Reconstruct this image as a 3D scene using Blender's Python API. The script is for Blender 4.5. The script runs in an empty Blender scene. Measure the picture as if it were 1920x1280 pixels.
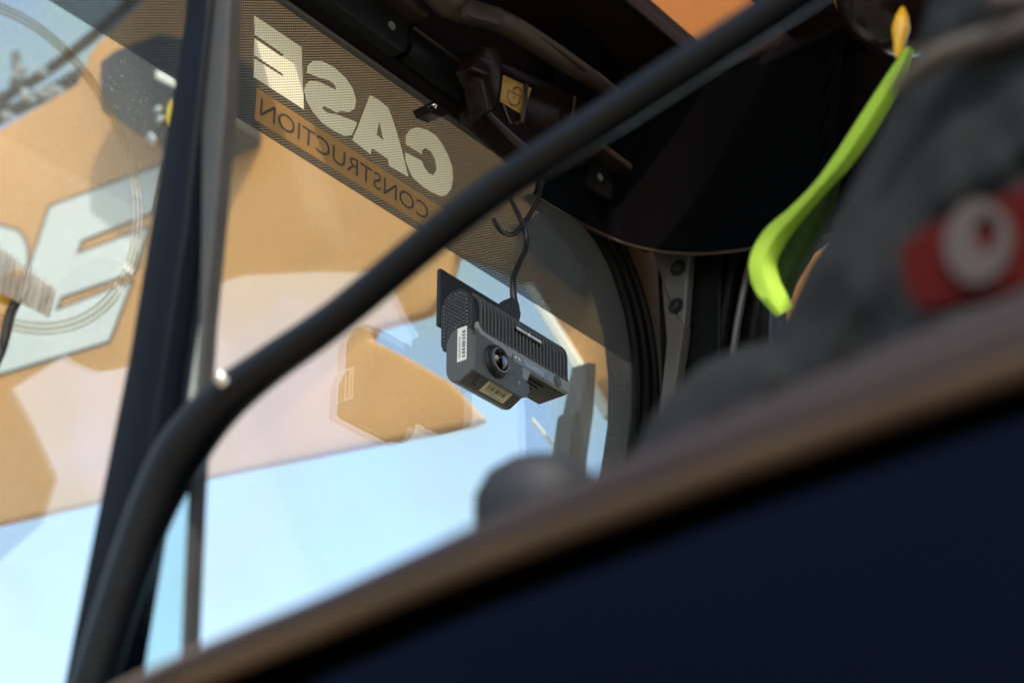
import bpy, bmesh, math, random
from math import radians, sin, cos, pi, sqrt
from mathutils import Vector, Matrix, noise
from mathutils.geometry import tessellate_polygon
random.seed(7)
S = bpy.context.scene
C = S.collection

# ------------------------------------------------------------------ camera
ELEV, AZ, LENS = radians(27.0), radians(37.4), 70.0
FW = Vector((cos(AZ)*cos(ELEV), sin(AZ)*cos(ELEV), sin(ELEV)))
RT = Vector((sin(AZ), -cos(AZ), 0.0))
UP = RT.cross(FW)
cam = bpy.data.objects.new("camera", bpy.data.cameras.new("camera"))
C.objects.link(cam)
M = Matrix.Identity(4)
for i in range(3):
    M[i][0], M[i][1], M[i][2] = RT[i], UP[i], -FW[i]
cam.matrix_world = M
cam.data.lens = LENS; cam.data.sensor_width = 36.0; cam.data.sensor_fit = 'HORIZONTAL'
cam.data.clip_start = 0.05; cam.data.clip_end = 4000
cam.data.dof.use_dof = True
cam.data.dof.focus_distance = 2.17
cam.data.dof.aperture_fstop = 3.9
cam.data.dof.aperture_blades = 0
S.camera = cam

# ------------------------------------------------------------------ sky, sun, exposure
SUN = Vector((-0.42, -0.50, 0.757)).normalized()          # towards the sun
W = bpy.data.worlds.new("World"); S.world = W; W.use_nodes = True
nt = W.node_tree; bg = nt.nodes["Background"]
sk = nt.nodes.new("ShaderNodeTexSky"); sk.sky_type = 'NISHITA'; sk.sun_disc = False
sk.sun_elevation = math.asin(SUN.z); sk.sun_rotation = math.atan2(SUN.x, SUN.y)
sk.air_density = 1.0; sk.dust_density = 2.5; sk.ozone_density = 0.6
wtc = nt.nodes.new("ShaderNodeTexCoord"); wn = nt.nodes.new("ShaderNodeTexNoise")
wn.inputs["Scale"].default_value = 15.0; wn.inputs["Detail"].default_value = 6.0; wn.inputs["Roughness"].default_value = 0.55
wr = nt.nodes.new("ShaderNodeMapRange"); wr.inputs[1].default_value = 0.40; wr.inputs[2].default_value = 0.62; wr.inputs[4].default_value = 0.80
wm = nt.nodes.new("ShaderNodeMix"); wm.data_type = 'RGBA'; wm.inputs[7].default_value = (1.50, 1.95, 1.92, 1)
nt.links.new(wtc.outputs["Generated"], wn.inputs["Vector"]); nt.links.new(wn.outputs["Fac"], wr.inputs[0]); nt.links.new(wr.outputs[0], wm.inputs[0])
nt.links.new(sk.outputs[0], wm.inputs[6]); nt.links.new(wm.outputs[2], bg.inputs[0])   # thin cloud all over the sky
bg.inputs[1].default_value = 0.15
sl = bpy.data.lights.new("sun", 'SUN'); sl.energy = 2.0; sl.angle = radians(0.55); sl.color = (1.0, 0.92, 0.80)
so = bpy.data.objects.new("sun", sl); C.objects.link(so)
so.rotation_euler = SUN.to_track_quat('Z', 'Y').to_euler(); so.location = (-4, -5, 8)
S.view_settings.view_transform = 'Standard'; S.view_settings.look = 'None'
S.view_settings.gamma = 1.0; S.view_settings.use_curve_mapping = False
S.view_settings.exposure = 1.66
S.render.engine = 'CYCLES'
S.cycles.use_denoising = True
S.cycles.sample_clamp_indirect = 6.0
S.cycles.transparent_max_bounces = 24; S.cycles.max_bounces = 10

# ------------------------------------------------------------------ measuring: where a sight line of the photograph meets a real plane
FPX = LENS/36.0*1920.0
def sight(x, y): return FW + RT*((x-960)/FPX) - UP*((y-640)/FPX)
def on(axis, c, x, y):
    d = sight(x, y); return d*(c/d[axis])
def onX(c, x, y): return on(0, c, x, y)
def onY(c, x, y): return on(1, c, x, y)
def onZ(c, x, y): return on(2, c, x, y)
def atD(dist, x, y): return sight(x, y)*dist

# ------------------------------------------------------------------ materials
def new_mat(name):
    m = bpy.data.materials.new(name); m.use_nodes = True
    n = m.node_tree.nodes; n.clear(); out = n.new("ShaderNodeOutputMaterial")
    return m, m.node_tree, out
def plain(name, col, rough=0.5, metal=0.0, var=0.25, scale=30.0, bump=0.0, bscale=300.0, coat=0.0, spec=0.5):
    m, t, out = new_mat(name); N, L = t.nodes, t.links
    p = N.new("ShaderNodeBsdfPrincipled")
    tc = N.new("ShaderNodeTexCoord")
    nz = N.new("ShaderNodeTexNoise"); nz.inputs["Scale"].default_value = scale; nz.inputs["Detail"].default_value = 5
    L.new(tc.outputs["Object"], nz.inputs["Vector"])
    mx = N.new("ShaderNodeMix"); mx.data_type = 'RGBA'
    mx.inputs[6].default_value = (*[c*(1-var) for c in col], 1); mx.inputs[7].default_value = (*[min(1, c*(1+var)) for c in col], 1)
    L.new(nz.outputs["Fac"], mx.inputs[0]); L.new(mx.outputs[2], p.inputs["Base Color"])
    mr = N.new("ShaderNodeMapRange"); mr.inputs[3].default_value = max(0.02, rough-0.10); mr.inputs[4].default_value = min(1, rough+0.12)
    L.new(nz.outputs["Fac"], mr.inputs[0]); L.new(mr.outputs[0], p.inputs["Roughness"])
    p.inputs["Metallic"].default_value = metal; p.inputs["Coat Weight"].default_value = coat
    p.inputs["Specular IOR Level"].default_value = spec
    if bump:
        n2 = N.new("ShaderNodeTexNoise"); n2.inputs["Scale"].default_value = bscale
        L.new(tc.outputs["Object"], n2.inputs["Vector"])
        b = N.new("ShaderNodeBump"); b.inputs["Strength"].default_value = bump; b.inputs["Distance"].default_value = 0.002
        L.new(n2.outputs["Fac"], b.inputs["Height"]); L.new(b.outputs[0], p.inputs["Normal"])
    L.new(p.outputs[0], out.inputs[0])
    return m
def math_node(t, op, a, b=None, c=None):
    n = t.nodes.new("ShaderNodeMath"); n.operation = op
    for i, v in enumerate((a, b, c)):
        if v is None: continue
        if isinstance(v, (int, float)): n.inputs[i].default_value = v
        else: t.links.new(v, n.inputs[i])
    return n.outputs[0]
def schlick(t, r0):
    g = t.nodes.new("ShaderNodeNewGeometry")
    d = t.nodes.new("ShaderNodeVectorMath"); d.operation = 'DOT_PRODUCT'
    t.links.new(g.outputs["Incoming"], d.inputs[0]); t.links.new(g.outputs["Normal"], d.inputs[1])
    c = math_node(t, 'ABSOLUTE', d.outputs["Value"])
    k = math_node(t, 'POWER', math_node(t, 'SUBTRACT', 1.0, c), 5.0)
    return math_node(t, 'MULTIPLY_ADD', k, 1.0-r0, r0)
def glass_mat(name, tint, r0, dust=0.0, specks=0.0):
    m, t, out = new_mat(name); N, L = t.nodes, t.links
    tr = N.new("ShaderNodeBsdfTransparent"); tr.inputs[0].default_value = (*tint, 1)
    gl = N.new("ShaderNodeBsdfGlossy"); gl.inputs["Roughness"].default_value = 0.0
    mx = N.new("ShaderNodeMixShader"); L.new(schlick(t, r0), mx.inputs[0]); L.new(tr.outputs[0], mx.inputs[1]); L.new(gl.outputs[0], mx.inputs[2])
    last = mx
    if dust:
        tc = N.new("ShaderNodeTexCoord")
        n1 = N.new("ShaderNodeTexNoise"); n1.inputs["Scale"].default_value = 6.0; n1.inputs["Detail"].default_value = 6
        L.new(tc.outputs["Object"], n1.inputs["Vector"])
        n2 = N.new("ShaderNodeTexNoise"); n2.inputs["Scale"].default_value = 520.0; n2.inputs["Detail"].default_value = 2
        L.new(tc.outputs["Object"], n2.inputs["Vector"])
        sp = N.new("ShaderNodeMapRange"); sp.inputs[1].default_value = 0.68; sp.inputs[2].default_value = 0.76
        L.new(n2.outputs["Fac"], sp.inputs[0])
        f = math_node(t, 'MULTIPLY_ADD', n1.outputs["Fac"], dust, math_node(t, 'MULTIPLY', sp.outputs[0], specks))
        df = N.new("ShaderNodeBsdfDiffuse"); df.inputs[0].default_value = (0.75, 0.72, 0.66, 1)
        tl = N.new("ShaderNodeBsdfTranslucent"); tl.inputs[0].default_value = (0.75, 0.72, 0.66, 1)
        m2 = N.new("ShaderNodeMixShader"); m2.inputs[0].default_value = 0.5; L.new(df.outputs[0], m2.inputs[1]); L.new(tl.outputs[0], m2.inputs[2])
        m3 = N.new("ShaderNodeMixShader"); L.new(f, m3.inputs[0]); L.new(mx.outputs[0], m3.inputs[1]); L.new(m2.outputs[0], m3.inputs[2])
        last = m3
    L.new(last.outputs[0], out.inputs[0])
    return m
PITCH = 0.00335
def film_mat(name, col, radius, open_, transl=0.0, rough=0.5):
    """perforated window film: a triangular lattice of punched holes over the film's own plane (world X and Z)"""
    m, t, out = new_mat(name); N, L = t.nodes, t.links
    g = N.new("ShaderNodeNewGeometry"); s = N.new("ShaderNodeSeparateXYZ"); L.new(g.outputs["Position"], s.inputs[0])
    def lattice(ox, oz):
        x = math_node(t, 'WRAP', math_node(t, 'ADD', s.outputs[0], ox), PITCH*sqrt(3)/2, -PITCH*sqrt(3)/2)
        z = math_node(t, 'WRAP', math_node(t, 'ADD', s.outputs[2], oz), PITCH/2, -PITCH/2)
        return math_node(t, 'SQRT', math_node(t, 'ADD', math_node(t, 'MULTIPLY', x, x), math_node(t, 'MULTIPLY', z, z)))
    d = math_node(t, 'MINIMUM', lattice(0, 0), lattice(PITCH*sqrt(3)/2, PITCH/2))
    hole = math_node(t, 'LESS_THAN', d, radius*PITCH)
    p = N.new("ShaderNodeBsdfPrincipled"); p.inputs["Base Color"].default_value = (*col, 1); p.inputs["Roughness"].default_value = rough
    p.inputs["Specular IOR Level"].default_value = 0.25
    face = p
    if transl:
        tl = N.new("ShaderNodeBsdfTranslucent"); tl.inputs[0].default_value = (*col, 1)
        mm = N.new("ShaderNodeMixShader"); mm.inputs[0].default_value = transl; L.new(p.outputs[0], mm.inputs[1]); L.new(tl.outputs[0], mm.inputs[2]); face = mm
    tr = N.new("ShaderNodeBsdfTransparent"); tr.inputs[0].default_value = (0.66, 0.72, 0.80, 1); ht = N.new("ShaderNodeBsdfTranslucent"); ht.inputs[0].default_value = (0.34, 0.33, 0.31, 1)
    hm = N.new("ShaderNodeMixShader"); hm.inputs[0].default_value = open_; L.new(ht.outputs[0], hm.inputs[1]); L.new(tr.outputs[0], hm.inputs[2])   # dusty holes
    mx = N.new("ShaderNodeMixShader"); L.new(hole, mx.inputs[0]); L.new(face.outputs[0], mx.inputs[1]); L.new(hm.outputs[0], mx.inputs[2])
    L.new(mx.outputs[0], out.inputs[0])
    return m

MT = dict(
    black=plain("black_plastic", (0.005, 0.0055, 0.006), 0.5, spec=0.2, bump=0.15, bscale=900),
    frame=plain("black_frame_paint", (0.0022, 0.0040, 0.0074), 0.5, spec=0.06, scale=12),
    gap=plain("black_gap_rubber", (0.0006, 0.0006, 0.0006), 0.9, spec=0.0),
    trim=plain("corner_lining", (0.0042, 0.0058, 0.0084), 0.7, spec=0.06),
    underlayer=plain("shaded_webbing", (0.030, 0.060, 0.014), 0.8, spec=0.1),  # neon webbing with shade put into its colour
    rail=plain("rail_paint", (0.0032, 0.0042, 0.0058), 0.32, spec=0.16, scale=40, bump=0.2, bscale=260),
    rubber=plain("rubber_seal", (0.004, 0.004, 0.0045), 0.6, spec=0.2),
    roof=plain("roof_lining", (0.018, 0.0080, 0.0085), 0.5, spec=0.25, scale=8, bump=0.2, bscale=500),
    header=plain("header_plastic", (0.0056, 0.0044, 0.0046), 0.55, spec=0.15, bump=0.2, bscale=800),
    glossy=plain("glossy_black", (0.012, 0.0065, 0.0065), 0.18, var=0.1, spec=0.2),
    headliner=plain("veil_reflector", (0.55, 0.50, 0.46), 0.8),  # colour raised to reflect a veil into the windscreen
    panetrim=plain("pane_trim", (0.020, 0.019, 0.016), 0.5, var=0.3),
    handle=plain("handle_plastic", (0.045, 0.031, 0.022), 0.42, bump=0.25, bscale=900),
    sill=plain("sill_rubber", (0.024, 0.0175, 0.018), 0.5, scale=10, spec=0.2),
    sill_lit=plain("lit_sill_rubber", (0.085, 0.056, 0.037), 0.5, scale=18, spec=0.3),  # sill rubber with its highlight put into the colour
    navy=plain("navy_paint", (0.0013, 0.0026, 0.0072), 0.6, scale=5, spec=0.008),
    cam=plain("dash_cam_plastic", (0.085, 0.092, 0.094), 0.42, var=0.12, scale=60, bump=0.35, bscale=2600),
    camdark=plain("dash_cam_dark_plastic", (0.010, 0.011, 0.0125), 0.48, var=0.15, scale=80, bump=0.3, bscale=2600),
    camband=plain("dash_cam_band_plastic", (0.27, 0.275, 0.265), 0.40, var=0.1, scale=60, bump=0.3, bscale=2600),
    display=plain("display_glass", (0.22, 0.24, 0.28), 0.08, var=0.35, scale=160),
    lens=plain("lens_glass", (0.004, 0.005, 0.006), 0.03, var=0.1, coat=1.0),
    chrome=plain("bright_metal", (0.62, 0.61, 0.58), 0.16, metal=1.0, var=0.1),
    white=plain("white_label", (0.80, 0.80, 0.76), 0.5, var=0.04),
    cream=plain("cream_label", (0.78, 0.72, 0.48), 0.5, var=0.05),
    ink=plain("print_ink", (0.05, 0.05, 0.05), 0.5, var=0.1),
    cable=plain("cable_jacket", (0.020, 0.018, 0.017), 0.3),
    orange=plain("orange_paint", (0.57, 0.285, 0.078), 0.42, var=0.16, scale=5, bump=0.05, bscale=60),
    letterwhite=plain("white_decal", (0.60, 0.64, 0.63), 0.45, var=0.08, scale=6),
    outline=plain("black_decal", (0.045, 0.042, 0.042), 0.5),
    edge=plain("pale_edge_paint", (0.80, 0.78, 0.70), 0.4, var=0.08),
    steelgrey=plain("grey_painted_steel", (0.11, 0.105, 0.095), 0.5, var=0.2, scale=70),
    gunmetal=plain("gunmetal_plate", (0.15, 0.148, 0.14), 0.38, metal=0.2),
    stickery=plain("yellow_sticker", (0.50, 0.31, 0.085), 0.4, var=0.05),
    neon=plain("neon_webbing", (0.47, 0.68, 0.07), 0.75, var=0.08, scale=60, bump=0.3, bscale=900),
    amber=plain("amber_plastic", (0.68, 0.36, 0.012), 0.25, var=0.3, scale=60),
    cloth=plain("dark_grey_cloth", (0.0100, 0.0112, 0.0124), 0.85, spec=0.1, var=0.35, scale=14, bump=0.4, bscale=700),
    tan=plain("tan_piping", (0.035, 0.029, 0.020), 0.8),
    red=plain("red_patch", (0.036, 0.0036, 0.0034), 0.8, spec=0.04, var=0.15),
    ring=plain("pale_print", (0.024, 0.016, 0.013), 0.7),
    knob=plain("grey_knob_rubber", (0.012, 0.014, 0.018), 0.6, spec=0.2, var=0.3, scale=9),
    hose=plain("hose_rubber", (0.030, 0.029, 0.027), 0.5),
    lamp=plain("lamp_housing", (0.024, 0.023, 0.022), 0.5, var=0.4, scale=26),
    yellow=plain("yellow_plastic", (0.85, 0.55, 0.02), 0.35),
    bristle=plain("bristle", (0.20, 0.18, 0.15), 0.7),
    ground=plain("dry_ground", (0.27, 0.22, 0.16), 0.9, scale=1.5, bump=0.3, bscale=20),
    glass=glass_mat("windscreen_glass", (0.935, 0.985, 0.970), 0.235, dust=0.120, specks=0.55),
    pane=glass_mat("tinted_pane_glass", (0.80, 0.90, 0.88), 0.010),
    hatchglass=glass_mat("tinted_hatch_glass", (0.62, 0.53, 0.48), 0.008),
    ringglass=glass_mat("clear_plastic", (0.90, 0.86, 0.78), 0.10),
    film=film_mat("perforated_black_film", (0.002, 0.0025, 0.004), 0.315, 0.64, rough=0.6),
    filmletter=film_mat("perforated_white_film", (0.90, 0.84, 0.62), 0.24, 0.55, transl=0.42),
    filmorange=film_mat("perforated_orange_film", (0.38, 0.195, 0.06), 0.24, 0.55, transl=0.5),
    filmink=film_mat("perforated_ink", (0.05, 0.04, 0.035), 0.24, 0.5),
)

# ------------------------------------------------------------------ objects
BASE = {}
def thing(name, label, cat, loc, group=None):
    o = bpy.data.objects.new(name, None); C.objects.link(o); o.location = loc; o.empty_display_size = 0.1
    o["label"] = label; o["category"] = cat
    if group: o["group"] = group
    BASE[o.name] = Vector(loc)
    return o
def mesh_obj(name, bm, mat, parent=None, smooth=False, label=None, kind=None):
    base = Vector((0, 0, 0))
    if parent is not None:
        base = BASE[parent.name]
        bmesh.ops.translate(bm, verts=bm.verts, vec=-base)
    bmesh.ops.recalc_face_normals(bm, faces=bm.faces)
    me = bpy.data.meshes.new(name)
    if smooth:
        for f in bm.faces: f.smooth = True
    bm.to_mesh(me); bm.free()
    me.materials.append(mat)
    if smooth:
        try: me.set_sharp_from_angle(angle=radians(38))
        except Exception: pass
    o = bpy.data.objects.new(name, me); C.objects.link(o)
    if parent is not None:
        o.parent = parent
    BASE[o.name] = base
    if label: o["label"] = label
    if kind: o["kind"] = kind
    return o

def bevel_all(bm, w, seg=2, ang=30):
    es = [e for e in bm.edges if len(e.link_faces) == 2 and e.calc_face_angle(0) > radians(ang)]
    if es and w > 0: bmesh.ops.bevel(bm, geom=es, offset=w, segments=seg, affect='EDGES', profile=0.5, clamp_overlap=True)
def box(lo, hi, bev=0.0, seg=2, bm=None):
    b = bmesh.new()
    vs = [b.verts.new((x, y, z)) for x in (lo[0], hi[0]) for y in (lo[1], hi[1]) for z in (lo[2], hi[2])]
    for f in ((0,1,3,2), (4,6,7,5), (0,4,5,1), (2,3,7,6), (0,2,6,4), (1,5,7,3)): b.faces.new([vs[i] for i in f])
    bmesh.ops.recalc_face_normals(b, faces=b.faces)
    bevel_all(b, bev, seg)
    return merge(bm, b)
def merge(bm, b):
    if bm is None: return b
    me = bpy.data.meshes.new("tmp"); b.to_mesh(me); b.free(); bm.from_mesh(me); bpy.data.meshes.remove(me); return bm
def extrude_poly(pts, vec, bev=0.0, seg=2, holes=(), bm=None):
    """pts: 3D points of a flat outline; the solid runs from it along vec"""
    b = bmesh.new(); vec = Vector(vec)
    loops = [list(map(Vector, pts))] + [list(map(Vector, h)) for h in holes]
    flat = [p for l in loops for p in l]
    lo = [b.verts.new(p) for p in flat]; hi = [b.verts.new(p+vec) for p in flat]
    if holes:
        for tri in tessellate_polygon(loops):
            try: b.faces.new([lo[i] for i in tri]); b.faces.new([hi[i] for i in reversed(tri)])
            except ValueError: pass
    else:
        b.faces.new(lo); b.faces.new(list(reversed(hi)))
    k = 0
    for l in loops:
        n = len(l)
        for i in range(n):
            j = (i+1) % n
            b.faces.new([lo[k+i], hi[k+i], hi[k+j], lo[k+j]])
        k += n
    bmesh.ops.recalc_face_normals(b, faces=b.faces)
    bevel_all(b, bev, seg)
    return merge(bm, b)
def sheet(pts, holes=()):
    b = bmesh.new(); loops = [list(map(Vector, pts))] + [list(map(Vector, h)) for h in holes]
    vs = [b.verts.new(p) for l in loops for p in l]
    for tri in tessellate_polygon(loops):
        try: b.faces.new([vs[i] for i in tri])
        except ValueError: pass
    return b
def smooth_path(pts, n=8):
    pts = [Vector(p) for p in pts]; out = []
    for i in range(len(pts)-1):
        p0 = pts[max(i-1, 0)]; p1 = pts[i]; p2 = pts[i+1]; p3 = pts[min(i+2, len(pts)-1)]
        for k in range(n):
            t = k/n
            out.append(0.5*((2*p1)+(p2-p0)*t+(2*p0-5*p1+4*p2-p3)*t*t+(3*p1-p0-3*p2+p3)*t**3))
    out.append(pts[-1]); return out
def tube(pts, r, n=8, seg=14, bm=None, flat=1.0, flat_dir=None):
    P = smooth_path(pts, n) if n > 1 else [Vector(p) for p in pts]
    R = r if isinstance(r, (list, tuple)) else [r]*len(pts)
    b = bmesh.new(); rings = []
    ref = Vector(flat_dir) if flat_dir else Vector((0.31, 0.12, 0.94))
    for i, p in enumerate(P):
        d = (P[min(i+1, len(P)-1)]-P[max(i-1, 0)]).normalized()
        a = ref - d*ref.dot(d)
        if a.length < 1e-4: a = d.orthogonal()
        a.normalize(); c = d.cross(a)
        f = i/(len(P)-1)*(len(R)-1); k = min(int(f), len(R)-2) if len(R) > 1 else 0
        rr = R[k]+(R[min(k+1, len(R)-1)]-R[k])*(f-k)
        rings.append([b.verts.new(p+(a*cos(2*pi*j/seg)*flat+c*sin(2*pi*j/seg))*rr) for j in range(seg)])
    for q, w in zip(rings, rings[1:]):
        for j in range(seg): b.faces.new([q[j], q[(j+1) % seg], w[(j+1) % seg], w[j]])
    b.faces.new(list(reversed(rings[0]))); b.faces.new(rings[-1])
    return merge(bm, b)
def disc(center, normal, r, depth, seg=28, bev=0.0, bm=None, sx=1.0):
    n = Vector(normal).normalized(); a = n.orthogonal().normalized(); 
    if abs(n.z) < 0.9: a = (Vector((0,0,1))-n*n.z).normalized()
    c = n.cross(a); ctr = Vector(center)
    return extrude_poly([ctr+(a*cos(2*pi*k/seg)+c*sin(2*pi*k/seg)*sx)*r for k in range(seg)], n*depth, bev, 2, bm=bm)
def lathe(center, axis, prof, seg=32, bm=None):
    """prof: (radius, height along axis)"""
    n = Vector(axis).normalized(); a = n.orthogonal().normalized(); c = n.cross(a); ctr = Vector(center)
    b = bmesh.new(); rings = []
    for r, h in prof:
        if r < 1e-6: rings.append([b.verts.new(ctr+n*h)])
        else: rings.append([b.verts.new(ctr+n*h+(a*cos(2*pi*j/seg)+c*sin(2*pi*j/seg))*r) for j in range(seg)])
    for q, w in zip(rings, rings[1:]):
        if len(q) == 1 and len(w) == 1: continue
        for j in range(seg):
            k = (j+1) % seg
            if len(q) == 1: b.faces.new([q[0], w[k], w[j]])
            elif len(w) == 1: b.faces.new([q[j], q[k], w[0]])
            else: b.faces.new([q[j], q[k], w[k], w[j]])
    for rg, rev in ((rings[0], True), (rings[-1], False)):
        if len(rg) > 1: b.faces.new(list(reversed(rg)) if rev else rg)
    return merge(bm, b)
def offset2(pts, d):
    """grow a 2D outline by d (pixel outlines of flat prints)"""
    n = len(pts); A = sum(pts[i][0]*pts[(i+1) % n][1]-pts[(i+1) % n][0]*pts[i][1] for i in range(n)); s = 1 if A > 0 else -1
    out = []
    for i in range(n):
        p, q, w = Vector(pts[i-1]), Vector(pts[i]), Vector(pts[(i+1) % n])
        e1 = (q-p).normalized(); e2 = (w-q).normalized()
        n1 = Vector((e1.y, -e1.x))*s; n2 = Vector((e2.y, -e2.x))*s
        m = n1+n2
        if m.length < 1e-3: m = n1.copy()
        m.normalize(); k = d/max(0.45, m.dot(n1))
        out.append((q.x+m.x*k, q.y+m.y*k))
    return out
def text_tris(body, size):
    cu = bpy.data.curves.new("lettering", 'FONT'); cu.body = body; cu.size = size; cu.resolution_u = 3
    o = bpy.data.objects.new("lettering_source", cu); C.objects.link(o)
    dg = bpy.context.evaluated_depsgraph_get(); me = o.evaluated_get(dg).to_mesh()
    vs = [v.co.copy() for v in me.vertices]; fs = [tuple(p.vertices) for p in me.polygons]
    o.evaluated_get(dg).to_mesh_clear(); bpy.data.objects.remove(o); bpy.data.curves.remove(cu)
    return vs, fs
def lettering(body, origin, ux, uy, width, height, bm=None):
    """flat print: text fitted into width x height metres from origin along ux, uy"""
    vs, fs = text_tris(body, 1.0)
    x0 = min(v.x for v in vs); x1 = max(v.x for v in vs); y0 = min(v.y for v in vs); y1 = max(v.y for v in vs)
    b = bm or bmesh.new(); o, ux, uy = Vector(origin), Vector(ux), Vector(uy)
    nv = [b.verts.new(o+ux*((v.x-x0)/(x1-x0)*width)+uy*((v.y-y0)/(y1-y0)*height)) for v in vs]
    for f in fs:
        try: b.faces.new([nv[i] for i in f])
        except ValueError: pass
    return b
def bars(origin, ux, uy, width, height, n, seed, bm=None):
    rnd = random.Random(seed); b = bm or bmesh.new(); o, ux, uy = Vector(origin), Vector(ux), Vector(uy)
    x = 0.0; ws = [rnd.choice((1, 1, 2, 3)) for _ in range(2*n)]; tot = sum(ws)
    for i, w in enumerate(ws):
        x2 = x+w/tot*width
        if i % 2 == 0: b.faces.new([b.verts.new(p) for p in (o+ux*x, o+ux*x2, o+ux*x2+uy*height, o+ux*x+uy*height)])
        x = x2
    return b

# ================================================================== the ground
g = bmesh.new(); bmesh.ops.create_grid(g, x_segments=8, y_segments=8, size=1500)
bmesh.ops.translate(g, verts=g.verts, vec=(0, 0, -1.6))
mesh_obj("ground", g, MT["ground"], kind="structure")

# ================================================================== the cab
WY = 1.26                                   # inner face of the windscreen
XN, XF = 0.86, 1.93                         # near door plane, far wall
cab = thing("excavator_cab", "dark excavator cab looked into through its near side window", "excavator cab", (1.4, 0.4, -0.6))
mesh_obj("floor_panel", box((XN, -0.5, -0.62), (XF, WY, -0.58)), MT["rubber"], cab)
mesh_obj("rear_wall", box((XN, -0.56, -0.58), (XF, -0.50, 1.5)), MT["header"], cab)
# far wall with its window opening, thick so that the reveal shows
win = [(1.075, 0.60), (1.085, 1.00), (1.075, 1.20), (1.03, 1.245), (0.91, 1.285), (0.845, 1.385), (0.81, 1.445), (0.63, 1.51), (0.46, 1.56), (0.20, 1.575), (-0.10, 1.52), (-0.03, 1.43), (0.05, 1.31), (0.025, 1.235), (-0.10, 1.18), (-0.12, 0.60)]
outer = [(1.235, -0.58), (1.235, 1.497), (0.915, 1.497), (0.42, 1.602), (-0.50, 1.607), (-0.50, -0.58)]
mesh_obj("far_wall", extrude_poly([(XF, y, z) for y, z in outer], (0.05, 0, 0), holes=[[(XF, y, z) for y, z in win]]), MT["header"], cab)
mesh_obj("far_window_seal", tube([(XF-0.004, y, z) for y, z in win+win[:1]], 0.012, n=4, seg=8), MT["rubber"], cab, smooth=True)
# roof with a hatch and a narrow added gap, and the side rails of the roof
RZ = 1.50
hatch = [(1.60, 0.98), (1.60, 1.11), (1.88, 1.11), (1.88, 0.98)]
gap = [(1.035, 0.945), (1.035, 1.085), (1.115, 1.085), (1.115, 0.945)]  # added out of view so a sun patch falls on the E
mesh_obj("roof", extrude_poly([(0.84, 0.92, RZ), (0.84, 1.34, RZ), (2.0, 1.34, RZ), (2.0, 0.92, RZ)], (0, 0, 0.035),
         holes=[[(x, y, RZ) for x, y in hatch], [(x, y, RZ) for x, y in gap]]), MT["roof"], cab)
mesh_obj("roof", extrude_poly([(0.84, y, z) for y, z in ((0.918, RZ), (0.42, 1.605), (0.42, 1.645), (0.918, RZ+0.035))], (1.16, 0, 0)), MT["roof"], cab)
mesh_obj("rear_roof_reflector", extrude_poly([(0.84, y, z) for y, z in ((0.419, 1.605), (-0.56, 1.61), (-0.56, 1.65), (0.419, 1.645))], (1.16, 0, 0)), MT["headliner"], cab)  # unseen rear lining, made pale so its reflection veils the windscreen
mesh_obj("hatch_pane", box((1.601, 0.981, RZ+0.012), (1.879, 1.109, RZ+0.018)), MT["hatchglass"], cab)
hf = tube([(x, y, RZ-0.002) for x, y in hatch+hatch[:1]], 0.004, n=1, seg=6)
mesh_obj("hatch_trim", hf, MT["header"], cab)
# headliner pad behind the hatch (right of the picture)
pad = [onZ(1.475, *p) for p in ((1372, 158), (1640, 12))]
pad = [pad[0], pad[1], Vector((1.905, pad[1].y, 1.475)), Vector((1.905, pad[0].y, 1.475))]
for p in pad: p.y = max(p.y, 0.74)
mesh_obj("headliner_pad", extrude_poly(pad, (0, 0, 0.022), 0.004, 2), MT["header"], cab)

# windscreen with its perforated sun band
edge_px = [(1030, 352), (1072, 388), (1110, 430), (1142, 480), (1166, 540), (1184, 610), (1193, 690), (1192, 780), (1178, 880)]
edge = [onY(WY, *p) for p in edge_px]
far_edge = [(p.x, p.z) for p in edge]
glass_outline = [(0.70, 0.25), (0.70, 1.33), (far_edge[0][0]-0.06, 1.33)] + far_edge + [(far_edge[-1][0]-0.02, 0.25)]
screen = mesh_obj("windscreen", extrude_poly([(x, WY, z) for x, z in glass_outline], (0, 0.006, 0)), MT["glass"], cab)
FY = WY-0.0012
def z2(k, ox, oy, pts): return [(ox+x/k, oy+y/k) for x, y in pts]
E_px = z2(5.818, 460, 20, [(97,55),(612,400),(640,1080),(92,725),(95,520),(405,718),(413,694),(97,488),(100,304),(398,505),(418,480),(102,262)])
S_px = z2(3.0, 400, 0, [(525,410),(530,370),(560,345),(610,345),(680,380),(745,440),(785,500),(803,565),(795,612),(765,632),(720,626),(690,634),(655,612),(622,598),(612,612),(640,634),(700,646),(808,688),(806,730),(780,760),(740,766),(680,738),(610,690),(560,630),(525,570),(512,510),(520,475),(545,455),(590,460),(640,482),(690,508),(686,480),(650,452),(600,440)])
A_px = z2(4.57, 640, 160, [(245,85),(320,125),(400,190),(440,290),(480,420),(520,560),(575,785),(410,690),(398,632),(265,540),(250,590),(95,470)])
A_hole = z2(4.57, 640, 160, [(325,310),(302,425),(362,472)])
C_px = z2(4.57, 640, 160, [(550,505),(553,430),(590,380),(650,362),(730,380),(810,430),(870,510),(920,610),(950,700),(958,800),(940,890),(900,940),(850,950),(780,920),(700,870),(610,790),(570,700),(548,630),(545,572),(690,648),(710,700),(750,755),(790,770),(815,720),(805,640),(770,570),(720,535),(692,560),(690,592)])
def onfilm(px, y=None): return [onY(FY, *p) if y is None else Vector((onY(FY, *p).x, y, onY(FY, *p).z)) for p in px]
BX0, BX1, BZ0, BZ1 = 1.2095, 1.532, 1.1360, 1.1745
box_pts = [Vector((x, FY, z)) for x, z in ((BX0, BZ0), (BX1, BZ0), (BX1, BZ1), (BX0, BZ1))]
top_right = [p for p in far_edge if p[1] > 1.1255]
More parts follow.
